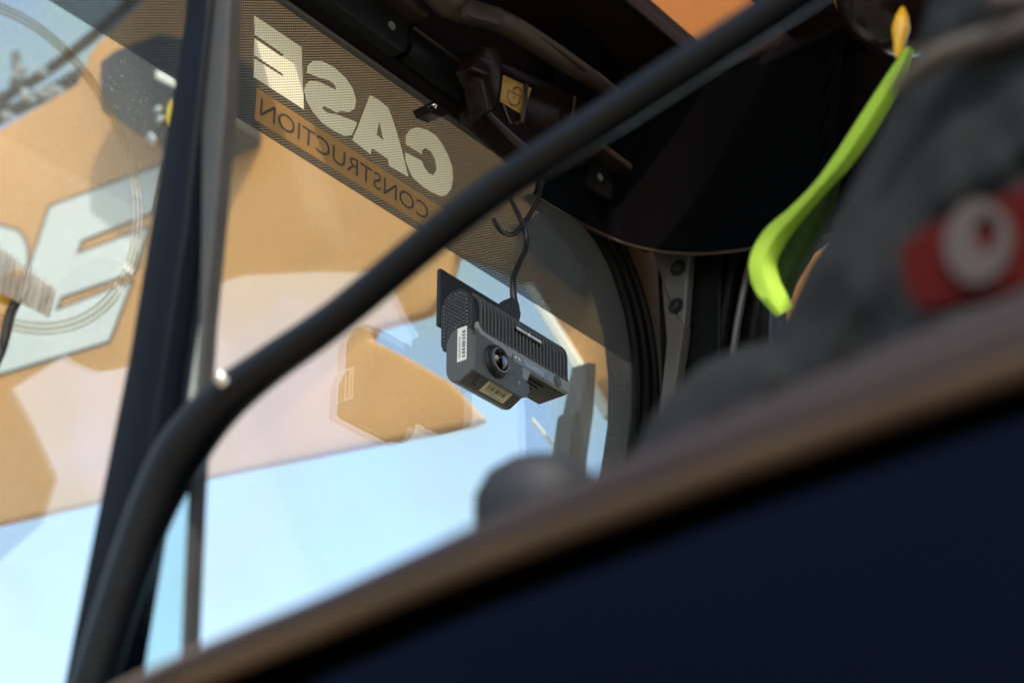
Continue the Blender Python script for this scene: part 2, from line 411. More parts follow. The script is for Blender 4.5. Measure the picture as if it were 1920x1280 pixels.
inner = [(x-0.006, z) for x, z in top_right]
band_outer = [Vector((0.705, FY, 1.1250)), Vector((0.705, FY, 1.320)), Vector((inner[0][0]-0.05, FY, 1.320))] + [Vector((x, FY, z)) for x, z in inner] + [Vector((inner[-1][0]+0.0005, FY, 1.1250))]
band = mesh_obj("sun_band", sheet(band_outer, [onfilm(E_px), onfilm(S_px), onfilm(A_px), onfilm(C_px), box_pts]), MT["film"], screen,
                label="black perforated sun band across the top of the windscreen")
hole_fill = mesh_obj("letter_counter", sheet(onfilm(A_hole)), MT["film"], band)
for px, hs in ((E_px, ()), (S_px, ()), (A_px, (A_hole,)), (C_px, ())):
    hs = [onfilm(h) for h in hs]
    o = mesh_obj("letter", sheet(onfilm(px), hs), MT["filmletter"], screen)
mesh_obj("orange_strip", sheet(box_pts), MT["filmorange"], screen)
mesh_obj("lettering", lettering("CONSTRUCTION", (1.4895, FY-0.0005, 1.1445), (-1, 0, 0), (0, 0, 1), 0.2735, 0.0212), MT["filmink"], screen)

# clear round disc stuck to the near part of the screen
ctr = onY(WY-0.004, 18, 306); rad = 0.147
for k, (dr, w) in enumerate(((0, 0.0015), (0.0048, 0.0019), (0.0092, 0.0013))):
    pts = [ctr+Vector((cos(2*pi*i/72)*(rad+dr), 0, sin(2*pi*i/72)*(rad+dr))) for i in range(73)]
    mesh_obj("clear_ring", tube(pts, w, n=1, seg=6), MT["ringglass"], screen, smooth=True)

# windscreen wiper with a bristle edge at the near side
wy = WY-0.02
arm = mesh_obj("wiper_arm", tube([onY(wy, -40, 740), onY(wy, 2, 655), onY(wy, 18, 590), onY(wy, 34, 560)], 0.0045, seg=8), MT["rubber"], cab, smooth=True)
mesh_obj("wiper_holder", extrude_poly([onY(wy, *p) for p in ((0, 520), (38, 500), (52, 512), (46, 545), (30, 568), (4, 552))], (0, 0.014, 0), 0.003), MT["amber"], arm)
bb = bmesh.new()
for i in range(90):
    f = i/89; a = onY(wy-0.004+random.uniform(-.004, .004), -20+f*112+random.uniform(-1, 1), 540+f*55); b_ = onY(wy-0.004+random.uniform(-.004, .004), -10+f*112+random.uniform(-1.5, 1.5)+4, 462+f*84-random.choice((0, 0, 2, 4, 9)))
    tube([a, b_], 0.00045, n=1, seg=3, bm=bb)
mesh_obj("wiper_bristles", bb, MT["bristle"], arm, kind="stuff")

# screen seals, far pillar, bracket
def shift(px, dx, dy): return [(x+dx*(0.45+0.55*i/(len(px)-1)), y+dy*(1-i/(len(px)-1))) for i, (x, y) in enumerate(px)]
tail = [(1150, 1000)]
mesh_obj("screen_seal", tube([onY(WY-0.006, *p) for p in edge_px+tail], 0.007, n=5, seg=8), MT["rubber"], cab, smooth=True)
s2 = shift(edge_px, 20, -10)+[(1172, 1000)]
mesh_obj("screen_seal", tube([onY(WY-0.014, *p) for p in s2], 0.0065, n=5, seg=8), MT["header"], cab, smooth=True)
s3 = shift(edge_px, 38, -22)+[(1190, 1000)]
mesh_obj("screen_seal", tube([onY(WY-0.02, *p) for p in s3], 0.006, n=5, seg=8), MT["rubber"], cab, smooth=True)
post_px = shift(edge_px, 8, -6)+[(1160, 1000)] + list(reversed([(1200, 330), (1240, 430), (1268, 560), (1272, 680), (1255, 800), (1225, 1000)]))
mesh_obj("front_pillar", extrude_poly([onY(WY+0.002, *p) for p in post_px], (0, 0.05, 0)), MT["header"], cab)
mesh_obj("front_pillar", extrude_poly([onX(1.905, *p) for p in ((1235, 300), (1262, 560), (1258, 700), (1215, 1000), (1330, 1000), (1350, 760), (1352, 500), (1350, 300))], (0.03, 0, 0), 0.004), MT["black"], cab)
br = mesh_obj("hinge_bracket", extrude_poly([onX(1.885, *p) for p in ((1205, 452), (1222, 474), (1262, 582), (1282, 608), (1292, 480), (1300, 440))], (0.016, 0, 0), 0.0025), MT["gunmetal"], cab)
mesh_obj("bracket_flange", extrude_poly([onX(1.884, *p) for p in ((1282, 608), (1262, 582), (1240, 525), (1250, 640), (1236, 780), (1258, 780), (1272, 680))], (0.018, 0, 0), 0.0015), MT["steelgrey"], br)
for p in ((1272, 503), (1268, 574)):
    c0 = onX(1.885, *p)
    mesh_obj("bolt", lathe(c0, (-1, 0, 0), [(0.011, 0), (0.011, 0.002), (0.0075, 0.0022), (0.0075, 0.006), (0.005, 0.0075), (0, 0.008)], 18), MT["camdark"], br, smooth=True)
for pts, r, mk in ((((1420, 440), (1400, 520), (1386, 590), (1376, 660), (1366, 800)), 0.005, "gunmetal"),
                   (((1440, 440), (1428, 520), (1416, 590), (1408, 660), (1398, 800)), 0.006, "rubber"),
                   (((1392, 440), (1374, 510), (1362, 580), (1352, 660), (1340, 800)), 0.008, "rubber"),
                   (((1352, 440), (1340, 520), (1334, 590), (1326, 660), (1312, 800)), 0.007, "rubber")):
    mesh_obj("door_seal", tube([onX(1.915, *p) for p in pts], r, n=5, seg=8), MT[mk], cab, smooth=True)

# header above the screen
mesh_obj("header_panel", box((0.72, 1.232, 1.2985), (1.93, 1.254, 1.498), 0.003), MT["header"], cab)
mesh_obj("header_lip", box((0.72, 1.249, 1.2950), (1.86, 1.2575, 1.3020), 0.001), MT["gunmetal"], cab)
def cover(xa, xb, za, zb, ya, name="header_cover"):
    r = 0.014; pts = []
    for cx, cz, a0 in ((xb-r, zb-r, 0), (xa+r, zb-r, 90), (xa+r, za+r, 180), (xb-r, za+r, 270)):
        for k in range(5):
            an = radians(a0+k*22.5); pts.append((cx+r*cos(an), ya, cz+r*sin(an)))
    o = mesh_obj(name, extrude_poly(pts, (0, 0.02, 0), 0.003, 3), MT["black"], cab, smooth=True)
    for sx in (xa+0.03, xb-0.03):
        mesh_obj("screw", lathe((sx, ya, (za+zb)/2), (0, -1, 0), [(0.0055, -.001), (0.0055, 0.0012), (0.004, 0.0018), (0.0022, 0.0008), (0, 0.0008)], 14), MT["gunmetal"], o, smooth=True)
    return o
cover(0.98, 1.396, 1.2995, 1.3485, 1.214)
cover(1.522, 1.80, 1.2995, 1.3485, 1.214)
mesh_obj("header_rail", box((0.98, 1.196, 1.352), (1.41, 1.230, 1.362), 0.003), MT["handle"], cab)
mesh_obj("header_rail", box((1.515, 1.196, 1.352), (1.82, 1.230, 1.362), 0.003), MT["handle"], cab)
mesh_obj("sun_blind_tube", tube([(1.400, 1.226, 1.318), (1.512, 1.226, 1.318)], 0.016, n=1, seg=20), MT["black"], cab, smooth=True)
mesh_obj("sun_blind_edge", tube([(1.398, 1.208, 1.3365), (1.500, 1.208, 1.3365)], 0.0022, n=1, seg=8), MT["handle"], cab, smooth=True)
clip = mesh_obj("blind_clip", extrude_poly([onY(1.205, *p) for p in ((798, 198), (812, 190), (838, 206), (842, 214), (826, 220), (806, 212))], (0, 0.02, 0), 0.001), MT["glossy"], cab)
mesh_obj("clip_pin", lathe(onY(1.204, 812, 199), (0, -1, 0), [(0.004, 0), (0.004, 0.003), (0.002, 0.005), (0, 0.0055)], 14), MT["chrome"], clip, smooth=True)

# window release: glossy housing, latch, sticker, round button, pull handle
hous = mesh_obj("latch_housing", extrude_poly([onY(1.19, *p) for p in ((905, 95), (960, 110), (1060, 160), (1150, 215), (1130, 300), (1040, 330), (960, 262), (905, 210))], (0, 0.04, 0), 0.012, 4), MT["glossy"], cab, smooth=True)
st = mesh_obj("padlock_sticker", extrude_poly([onY(1.1885, *p) for p in ((944, 141), (996, 166), (981, 216), (938, 190))], (0, 0.001, 0)), MT["stickery"], hous)
def sk_(u, v):          # a point of the sticker, u to its right, v up
    a, b, c, d = (Vector(p) for p in ((938, 190), (981, 216), (996, 166), (944, 141)))
    q = (a*(1-u)+b*u)*(1-v)+(d*(1-u)+c*u)*v
    return onY(1.1876, q.x, q.y)
def stroke(pts, w, bm):
    for (u0, v0), (u1, v1) in zip(pts, pts[1:]):
        a, b = sk_(u0, v0), sk_(u1, v1); d = (b-a).normalized(); n = Vector((-d.z, 0, d.x))*w
        bm.faces.new([bm.verts.new(p) for p in (a-n, b-n, b+n, a+n)])
ic = bmesh.new()
stroke([(0.36+0.22*cos(t), 0.30+0.20*sin(t)) if False else (0.5+0.24*cos(radians(t)), 0.36+0.22*sin(radians(t))) for t in range(180, 361, 20)], 0.0006, ic)
stroke([(0.26, 0.36), (0.26, 0.55), (0.74, 0.55), (0.74, 0.36)], 0.0006, ic)
stroke([(0.60+0.17*cos(radians(t)), 0.62+0.20*sin(radians(t))) for t in range(-20, 200, 20)], 0.0009, ic)
stroke([(0.50, 0.34), (0.50, 0.44)], 0.0008, ic)
stroke([(0.18+0.10*cos(radians(t)), 0.74+0.14*sin(radians(t))) for t in range(20, 200, 20)], 0.0005, ic)
stroke([(0.04, 0.95), (0.96, 0.95)], 0.0003, ic); stroke([(0.95, 0.05), (0.95, 0.95)], 0.0003, ic); stroke([(0.04, 0.10), (0.96, 0.10)], 0.0003, ic)
mesh_obj("padlock_symbol", ic, MT["ink"], st)
mesh_obj("latch_lever", extrude_poly([onY(1.165, *p) for p in ((888, 120), (905, 84), (930, 84), (944, 100), (940, 160), (934, 205), (918, 210), (905, 150))], (0, 0.03, 0), 0.004, 3), MT["glossy"], hous, smooth=True)
mesh_obj("latch_knob", extrude_poly([onY(1.155, *p) for p in ((884, 128), (896, 100), (930, 112), (918, 142))], (0, 0.014, 0), 0.003, 3), MT["glossy"], hous, smooth=True)
mesh_obj("latch_wire", tube([onY(1.185, 944, 196), onY(1.19, 956, 228), onY(1.195, 972, 246)], 0.0012, seg=6), MT["gunmetal"], hous, smooth=True)
mesh_obj("glint_rib", tube([onY(1.183, 986, 160), onY(1.183, 984, 190), onY(1.186, 978, 228)], 0.0035, seg=12), MT["chrome"], hous, smooth=True)  # bright chrome stands for the sun glint on a black rib
mesh_obj("glint_rib", tube([onY(1.181, 1077, 182), onY(1.182, 1074, 204), onY(1.184, 1070, 226)], 0.0022, seg=12), MT["chrome"], hous, smooth=True)  # second rib, its glint likewise put into the chrome
bt = mesh_obj("round_button", lathe(onY(1.21, 781, 21), (0, -1, 0), [(0.0125, -0.01), (0.0125, 0.004), (0.0105, 0.006), (0.0085, 0.0055), (0, 0.005)], 24), MT["glossy"], cab, smooth=True)
hp = [(790, -40), (838, 8), (890, 26), (945, 44), (1000, 78), (1060, 118), (1110, 148), (1152, 180)]
hd = mesh_obj("pull_handle", tube([onY(1.165-0.012*sin(pi*i/7), *p) for i, p in enumerate(hp)], [0.014, 0.0165, 0.0165, 0.0155, 0.0145, 0.0135, 0.0125, 0.010], n=6, seg=16, flat=0.75), MT["handle"], cab, smooth=True)
mesh_obj("grip_pad", extrude_poly([onY(1.1355, *p) for p in ((880, 6), (886, 0), (940, 14), (948, 24), (944, 42), (936, 46), (886, 32), (879, 26))], (0, 0.012, 0), 0.0018, 2), MT["handle"], hd, smooth=True)
mesh_obj("grip_groove", tube([onY(1.1405, *p) for p in ((968, 38), (1000, 58), (1050, 92), (1100, 128))], 0.0045, seg=10), MT["handle"], hd, smooth=True)

# corner trim: dark lining that wraps the far upper corner, with a piped lower edge
low = [onY(1.215, 1000, 366), onY(1.205, 1060, 402), onX(1.80, 1130, 440), onX(1.83, 1205, 466), onX(1.85, 1300, 476), onX(1.85, 1405, 467), onX(1.85, 1560, 440)]
lo = smooth_path(low, 6)
ct = bmesh.new(); cols = []
for p in lo:
    col = []
    for k in range(7):
        f = k/6; col.append(ct.verts.new((p.x+0.03*sin(f*pi/2), p.y-0.03*f*f, p.z+(1.496-p.z)*f)))
    cols.append(col)
for a, b in zip(cols, cols[1:]):
    for k in range(6): ct.faces.new([a[k], b[k], b[k+1], a[k+1]])
bmesh.ops.solidify(ct, geom=ct.faces[:], thickness=-0.004)
trim = mesh_obj("corner_trim", ct, MT["trim"], cab, smooth=True)
mesh_obj("trim_piping", tube(low, 0.0021, n=6, seg=8), MT["handle"], trim, smooth=True)

# near side: door post, grab rail, fixed pane, sill, door skin
mesh_obj("door_post", extrude_poly([onX(XN, *p) for p in ((352, -60), (340, 60), (240, 660), (104, 1340), (196, 1340), (282, 840), (346, 430), (386, 60), (398, -60))], (0.03, 0, 0), 0.004, 3), MT["frame"], cab, smooth=True)
rp = [(2330, -590), (2050, -388), (1760, -185), (1480, 0), (1180, 194), (900, 376), (640, 588), (500, 688), (410, 760), (345, 840), (296, 930), (256, 1030), (222, 1130), (190, 1230), (150, 1360)]
rr_ = [0.0118]*6+[0.0122, 0.0136, 0.0165, 0.0185, 0.0170, 0.0155, 0.015, 0.015, 0.015]
mesh_obj("grab_rail", tube([onX(XN-0.012, *p) for p in rp], rr_, n=8, seg=20), MT["rail"], cab, smooth=True)
mesh_obj("rail_glint", lathe(onX(XN-0.030, 412, 706), (-0.75, 0.15, 0.64), [(0.0042, -0.006), (0.0042, 0), (0.0032, 0.0016), (0, 0.0022)], 16), MT["chrome"], cab, smooth=True)  # chrome stud added where the sun glints on the rail bend
mesh_obj("side_pane", extrude_poly([onX(XN+0.012, *p) for p in ((400, -60), (392, 300), (372, 800), (350, 1245), (180, 1330), (300, 700), (352, 300))], (0.004, 0, 0)), MT["pane"], cab)
mesh_obj("pane_edge", extrude_poly([onX(XN+0.006, *p) for p in ((432, -60), (420, 200), (398, 450), (383, 600), (362, 900), (346, 1245), (337, 1245), (353, 900), (374, 600), (377, 450), (378, 200), (386, -60))], (0.014, 0, 0), 0.001), MT["panetrim"], cab)
SX = 0.66
mesh_obj("door_sill", extrude_poly([onX(SX, *p) for p in ((120, 1332), (350, 1218), (640, 1090), (900, 968), (1400, 752), (2000, 500), (2750, 185), (2750, 358), (2000, 625), (1400, 838), (900, 1026), (640, 1134), (350, 1254), (190, 1332))], (0.05, 0, 0), 0.012, 4), MT["sill"], cab, smooth=True)
mesh_obj("sill_highlight", tube([onX(SX+0.012, *p) for p in ((150, 1360), (350, 1262), (640, 1144), (900, 1038), (1400, 850), (2000, 640), (2750, 378))], [0.0105]*7, n=4, seg=14), MT["sill_lit"], cab, smooth=True)  # rounded face of the sill that catches light, painted lighter
mesh_obj("sill_seal", extrude_poly([onX(SX+0.02, *p) for p in ((260, 1330), (900, 1050), (1400, 865), (2000, 660), (2750, 400), (2750, 650), (2000, 860), (1400, 1020), (900, 1180), (600, 1330))], (0.03, 0, 0)), MT["gap"], cab)
mesh_obj("door_skin", extrude_poly([onX(SX-0.01, *p) for p in ((560, 1280), (900, 1136), (1400, 952), (2050, 728), (2750, 485), (2750, 1700), (560, 1700))], (0.05, 0, 0), 0.008, 3), MT["navy"], cab, smooth=True)
mesh_obj("door_liner", box((XN-0.04, -0.5, -0.58), (XN-0.02, WY, 0.36)), MT["rubber"], cab)

# grey stepped mirror bracket outside the far corner of the screen
mesh_obj("mirror_bracket", extrude_poly([onY(1.42, *p) for p in ((1104, 678), (1119, 681), (1114, 770), (1096, 900), (1060, 900), (1078, 772), (1088, 764))], (0, 0.03, 0), 0.002), MT["steelgrey"], cab)

# ================================================================== dash cam
dc = thing("dash_cam", "charcoal dash camera with ribbed front and round lens hanging on the windscreen", "dash camera", (1.55, 1.19, 0.91))
X0, X1 = 1.466, 1.634
def ext_yz(prof, xa, xb, bev=0.0, seg=2): return extrude_poly([(xa, y, z) for y, z in prof], (xb-xa, 0, 0), bev, seg)
FRONT = 1.172
def arc(cy, cz, r, a0, a1, n): return [(cy+r*cos(radians(a0+(a1-a0)*k/n)), cz+r*sin(radians(a0+(a1-a0)*k/n))) for k in range(n+1)]
prof = [(FRONT, 0.9565), (FRONT, 0.998)] + arc(FRONT+0.0205, 1.0000, 0.0205, 180, 0, 12) + [(FRONT+0.042, 0.965), (FRONT+0.039, 0.9555)]
mesh_obj("housing", ext_yz(prof, X0, X1, 0.0022, 3), MT["camdark"], dc, smooth=True)
# cooling fins over the front and top
fin_prof = lambda o: [(FRONT-o, 0.9725), (FRONT-o, 0.998)] + arc(FRONT+0.0205, 1.0000, 0.0205+o, 180, 40, 9)
nf = 26
for i in range(nf):
    x = X0+0.0095+i*(X1-0.003-X0-0.0095)/(nf-1)
    a = fin_prof(0.0036); b_ = fin_prof(-0.001)
    short = [(y, z) for y, z in a]
    b = bmesh.new(); w = 0.0009
    ring = a+list(reversed(b_))
    mesh_obj("cooling_fin", extrude_poly([(x-w, y, z) for y, z in ring], (2*w, 0, 0), 0.0006, 1), MT["cam"], dc)
    b.free()
    mesh_obj("fin_foot", lathe((x, FRONT-0.001, 0.9722), (0, -1, 0), [(0.0021, 0), (0.0021, 0.002), (0.0012, 0.0034), (0, 0.0038)], 10), MT["cam"], dc, smooth=True)
# lower front band with display and button
zc = lambda x: 0.0
band_pts = []
bx = [(X0+0.0010, 0.9800), (X0+0.0050, 0.9740), (X0+0.012, 0.9705), (X1-0.0005, 0.9700), (X1-0.0005, 0.9590), (X1-0.003, 0.9560), (1.560, 0.9560), (1.554, 0.9420), (1.5325, 0.9430), (1.5180, 0.9460), (1.5105, 0.9510), (1.5050, 0.9585), (1.4985, 0.9625), (1.4880, 0.9645), (X0+0.006, 0.9655), (X0-0.0005, 0.9720)]
mesh_obj("front_band", extrude_poly([(x, FRONT-0.0055, z) for x, z in bx], (0, 0.006, 0), 0.0012, 2), MT["camband"], dc, smooth=True)
def stadium(x0, x1, zc, h, y, slope=0.0, n=7):
    r = h/2; pts = []
    for k in range(n+1):
        a = radians(-90+180*k/n); pts.append((x1-r+r*cos(a), y, zc+r*sin(a)))
    for k in range(n+1):
        a = radians(90+180*k/n); pts.append((x0+r+r*cos(a), y, zc+r*sin(a)))
    return pts
dsp = mesh_obj("display_window", extrude_poly(stadium(1.526, 1.5955, 0.9608, 0.0098, FRONT-0.0061), (0, 0.001, 0)), MT["lens"], dc)
mesh_obj("display_screen", extrude_poly([(1.5490, FRONT-0.0064, 0.9576), (1.5830, FRONT-0.0064, 0.9576), (1.5830, FRONT-0.0064, 0.9642), (1.5440, FRONT-0.0064, 0.9642)], (0, 0.0005, 0)), MT["display"], dsp)
for x in (1.5310, 1.5370):
    mesh_obj("indicator", disc((x, FRONT-0.0063, 0.9612), (0, -1, 0), 0.0019, 0.0004, 16), MT["letterwhite"], dsp)
mesh_obj("display_icon", disc((1.5890, FRONT-0.0063, 0.9605), (0, -1, 0), 0.0023, 0.0003, 16), MT["camband"], dsp)
mesh_obj("button", lathe((1.6085, FRONT-0.005, 0.9622), (0, -1, 0), [(0.0066, 0), (0.0066, 0.0012), (0.0058, 0.0016), (0.0052, 0.0012), (0.0048, 0.0019), (0.003, 0.0023), (0, 0.0024)], 28), MT["cam"], dc, smooth=True)
# silver oblong emblem across the fins
em = mesh_obj("emblem", extrude_poly(stadium(1.5320, 1.5810, 0.9990, 0.0046, FRONT-0.0052), (0, 0.003, 0), 0.0006), MT["lens"], dc)
mesh_obj("emblem_bar", extrude_poly(stadium(1.5340, 1.5790, 0.9993, 0.0024, FRONT-0.0058), (0, 0.001, 0), 0.0003), MT["chrome"], em)
mesh_obj("emblem_tick", box((1.5560, FRONT-0.0063, 0.9960), (1.5573, FRONT-0.0050, 1.0025)), MT["chrome"], em)
# side cap with a speaker grille
capp = [(FRONT-0.0015, 0.957), (FRONT-0.0015, 1.000)] + arc(FRONT+0.0200, 1.0020, 0.0215, 180, 0, 12) + [(FRONT+0.0408, 0.962), (FRONT+0.038, 0.954), (FRONT+0.030, 0.950)]
cap = mesh_obj("side_cap", ext_yz(capp, X0-0.006, X0-0.0003, 0.0022, 3), MT["camdark"], dc, smooth=True)
gp = arc(FRONT+0.0200, 1.0020, 0.0165, 180, 0, 12) + [(FRONT+0.0365, 0.966), (FRONT+0.030, 0.963), (FRONT+0.018, 0.9765), (FRONT+0.0035, 0.9765)]
gb = bmesh.new()
def inside(p, poly):
    c = False; n = len(poly)
    for i in range(n):
        (x1, y1), (x2, y2) = poly[i], poly[(i+1) % n]
        if (y1 > p[1]) != (y2 > p[1]) and p[0] < (x2-x1)*(p[1]-y1)/(y2-y1)+x1: c = not c
    return c
mesh_obj("grille_recess", extrude_poly([(X0-0.0062, y, z) for y, z in gp], (0.0005, 0, 0)), MT["lens"], cap)
for r_ in range(22):                       # the grille's webs, a diagonal mesh
    for s_ in (1, -1):
        run = None
        for k in range(0, 80):
            y = FRONT+0.0005+k*0.0006; z = (0.945+r_*0.0045)+s_*0.75*(k*0.0006-0.023)
            ok = inside((y, z), gp)
            if ok and run is None: run = (y, z)
            if (not ok or k == 79) and run is not None:
                a = Vector((X0-0.0068, run[0], run[1])); b2 = Vector((X0-0.0068, y, z)); tube([a, b2], 0.00055, n=1, seg=4, bm=gb); run = None
mesh_obj("grille_mesh", gb, MT["camdark"], cap, kind="stuff")
# lens module
mp = [(1.1655, 0.9190), (1.166, 0.953)] + arc(1.166+0.0188, 0.9560, 0.0188, 180, 0, 10) + [(1.2036, 0.934)] + arc(1.2036-0.020, 0.929, 0.020, 0, -90, 8)[1:]
mod = mesh_obj("lens_module", ext_yz(mp, X0-0.0085, 1.5460, 0.0030, 4), MT["cam"], dc, smooth=True)
face = [(1.4620, 0.9165), (1.5400, 0.9160), (1.5480, 0.9195), (1.5530, 0.9270), (1.5530, 0.9345), (1.5490, 0.9385), (1.5325, 0.9412), (1.5180, 0.9440), (1.5100, 0.9490), (1.5040, 0.9560), (1.4975, 0.9605), (1.4880, 0.9625), (1.4640, 0.9635), (1.4585, 0.9590), (1.4575, 0.9220), (1.4590, 0.9180)]
mesh_obj("front_plate", extrude_poly([(x, 1.1635, z) for x, z in face], (0, 0.004, 0), 0.0010, 2), MT["cam"], mod, smooth=True)
LC = Vector((1.4925, 1.1635, 0.9400))
mesh_obj("lens_barrel", lathe(LC, (0, -1, 0), [(0.0190, -0.001), (0.0185, 0.0015), (0.0165, 0.0035), (0.0165, 0.0065), (0.0150, 0.0072), (0.0142, 0.0060)], 40), MT["camdark"], mod, smooth=True)
mesh_obj("lens_ring", lathe(LC, (0, -1, 0), [(0.0142, 0.005), (0.0142, 0.0085), (0.0128, 0.0088), (0.0124, 0.0062)], 40), MT["gunmetal"], mod, smooth=True)
mesh_obj("lens", lathe(LC, (0, -1, 0), [(0.0126, 0.0050), (0.0115, 0.0078), (0.009, 0.0108), (0.005, 0.0128), (0.0, 0.0134)], 36), MT["lens"], mod, smooth=True)
mesh_obj("sensor_hole", disc((1.5335, 1.1634, 0.9310), (0, -1, 0), 0.0026, 0.0004, 20), MT["lens"], mod)
mesh_obj("microphone_hole", disc((1.5415, 1.1634, 0.9290), (0, -1, 0), 0.0011, 0.0004, 14), MT["lens"], mod)
# white side label, cream base label
lx = X0-0.0088
sl_ = mesh_obj("side_label", extrude_poly([(lx, 1.1743, 0.9325), (lx, 1.1743, 0.9722), (lx, 1.1870, 0.9722), (lx, 1.1870, 0.9325)], (0.0003, 0, 0)), MT["white"], mod)
pb = bars((lx-0.0002, 1.1760, 0.9360), (0, 0, 1), (0, 1, 0), 0.0325, 0.0042, 16, 3)
lettering("0078F580237", (lx-0.0002, 1.1850, 0.9370), (0, 0, 1), (0, -1, 0), 0.0250, 0.0026, bm=pb)
mesh_obj("side_print", pb, MT["ink"], sl_)
SV = Vector((0, 0.8757, -0.4828)); SN = Vector((0, -0.4828, -0.8757)); S0 = Vector((0, 1.1655, 0.9190))
def onbase(x, v, n=0.0): return S0+Vector((x, 0, 0))+SV*v+SN*n
base_label = mesh_obj("base_label", extrude_poly([onbase(1.4880, 0.0015), onbase(1.5290, 0.0015), onbase(1.5290, 0.0185), onbase(1.4880, 0.0185)], SN*0.0006), MT["cream"], mod)
pb = bars(onbase(1.4930, 0.0068, 0.0009), (1, 0, 0), SV, 0.0300, 0.0055, 16, 5)
lettering("MODEL: DC-2802-A", onbase(1.4910, 0.0038, 0.0009), (1, 0, 0), SV, 0.034, 0.0018, bm=pb)
lettering("Serial Number:", onbase(1.4930, 0.0133, 0.0009), (1, 0, 0), SV, 0.018, 0.0015, bm=pb)
lettering("MADE IN CHINA", onbase(1.5040, 0.0158, 0.0009), (1, 0, 0), SV, 0.018, 0.0015, bm=pb)
mesh_obj("base_print", pb, MT["ink"], base_label)
mesh_obj("base_groove", tube([onbase(1.4790, 0.003), onbase(1.4720, 0.003), onbase(1.4720, 0.015), onbase(1.4790, 0.015)], 0.0006, n=1, seg=6), MT["lens"], mod)
mesh_obj("base_groove", tube([onbase(1.4820, 0.0004), onbase(1.5400, 0.0004)], 0.0005, n=1, seg=6), MT["lens"], mod)
for k in range(5):
    mesh_obj("vent_slot", box((1.556, 1.180+k*0.0062, 0.9548), (1.600-k*0.002, 1.1825+k*0.0062, 0.9562)), MT["camdark"], dc)
# mount plate on the glass and arm
mesh_obj("mount_plate", box((1.506, WY-0.0075, 1.018), (1.640, WY-0.0015, 1.0905), 0.002), MT["camdark"], dc)
mesh_obj("mount_arm", box((1.530, 1.205, 0.985), (1.61, WY-0.007, 1.030), 0.004), MT["camdark"], dc)
mesh_obj("cable_boot", extrude_poly([onY(1.195, *p) for p in ((952, 562), (962, 556), (974, 566), (978, 590), (974, 606), (950, 590))], (0, 0.014, 0), 0.002), MT["camdark"], dc)
cp = [(965, 572), (962, 545), (963, 520), (974, 492), (986, 466), (986, 438), (976, 412), (962, 382), (930, 320)]
mesh_obj("power_cable", tube([onY(1.20, *p) for p in cp], [0.0042, 0.0040, 0.0036, 0.0032, 0.0032, 0.0032, 0.0032, 0.003, 0.003], n=6, seg=10), MT["cable"], dc, smooth=True, label="thin black cable running up from the camera")
mesh_obj("cable_loop", tube([onY(1.20, *p) for p in ((925, 410), (938, 432), (960, 440), (978, 424), (992, 404), (1008, 376), (1016, 340))], 0.0030, n=6, seg=10), MT["cable"], dc, smooth=True)

# ================================================================== boom beside the cab
BXP = 2.15
boom = thing("excavator_boom", "orange excavator boom with big white letters outside the windscreen", "excavator boom", (2.35, 1.8, 1.2))
bp = [(-420, 480), (0, 240), (143, 157), (152, 138), (167, 95), (190, 72), (330, -60), (700, -260), (1300, -420), (1520, -300), (1540, 300), (1530, 660), (1420, 800), (1210, 880), (1142, 790), (987, 541), (940, 512), (890, 488), (852, 478), (836, 540), (800, 588), (700, 616), (690, 634), (760, 668), (840, 715), (905, 784), (872, 798), (430, 884), (0, 980), (-420, 1076)]
mesh_obj("boom_plate", extrude_poly([onX(BXP, *p) for p in bp], (0.022, 0, 0), 0.008, 2), MT["orange"], boom, smooth=True)
E2 = [(94, 388), (305, 310), (285, 396), (152, 450), (141, 478), (277, 428), (248, 510), (113, 556), (101, 584), (244, 530), (203, 638), (-10, 702)]
S2 = [(-120, 410), (0, 424), (34, 434), (48, 458), (50, 490), (40, 526), (14, 552), (-120, 600)]
D2 = [(-140, 640), (0, 608), (40, 616), (64, 640), (70, 660), (52, 676), (-6, 694), (-140, 735)]
for px in (E2, S2):
    ol = mesh_obj("letter_outline", extrude_poly([onX(BXP-0.0015, *p) for p in offset2(px, 5)], (0.003, 0, 0)), MT["outline"], boom)
    mesh_obj("letter", extrude_poly([onX(BXP-0.003, *p) for p in px], (0.003, 0, 0)), MT["letterwhite"], boom)
mesh_obj("edge_strip", extrude_poly([onX(BXP-0.02, *p) for p in ((980, 534), (994, 530), (1142, 772), (1132, 786))], (0.05, 0, 0), 0.002), MT["edge"], boom)
mesh_obj("grease_line", tube([onX(BXP-0.02, *p) for p in ((998, 786), (1020, 812), (1062, 866))], 0.0028, seg=8), MT["edge"], boom, smooth=True)
HX = 2.30
for a, r in (([(-40, 205), (40, 165), (100, 125), (176, 66), (260, -10)], 0.013), ([(-40, 240), (30, 205), (90, 175), (150, 140)], 0.016), ([(-40, 225), (10, 190), (28, 150), (30, 100)], 0.010)):
    mesh_obj("hydraulic_hose", tube([onX(HX, *p) for p in a], r, seg=10), MT["hose"], boom, smooth=True)
for x, y, r in ((42, 128, 0.011), (34, 142, 0.010), (78, 133, 0.009), (55, 182, 0.012), (84, 176, 0.010), (106, 168, 0.010), (16, 218, 0.010), (98, 172, 0.008), (50, 172, 0.009)):
    c0 = onX(HX-0.03, x, y)
    mesh_obj("hose_fitting", lathe(c0, (-0.4, 0.7, 0.3), [(r*0.7, -r*1.4), (r*0.7, -r*.5), (r, -r*.45), (r, r*.45), (r*0.75, r*.5), (r*0.75, r*1.4)], 12), MT["chrome"], boom, smooth=True)
mesh_obj("side_bracket", extrude_poly([onX(BXP-0.03, *p) for p in ((952, 425), (1012, 398), (1086, 436), (1118, 498), (1078, 548), (1010, 492))], (0.028, 0, 0), 0.003), MT["lamp"], boom)
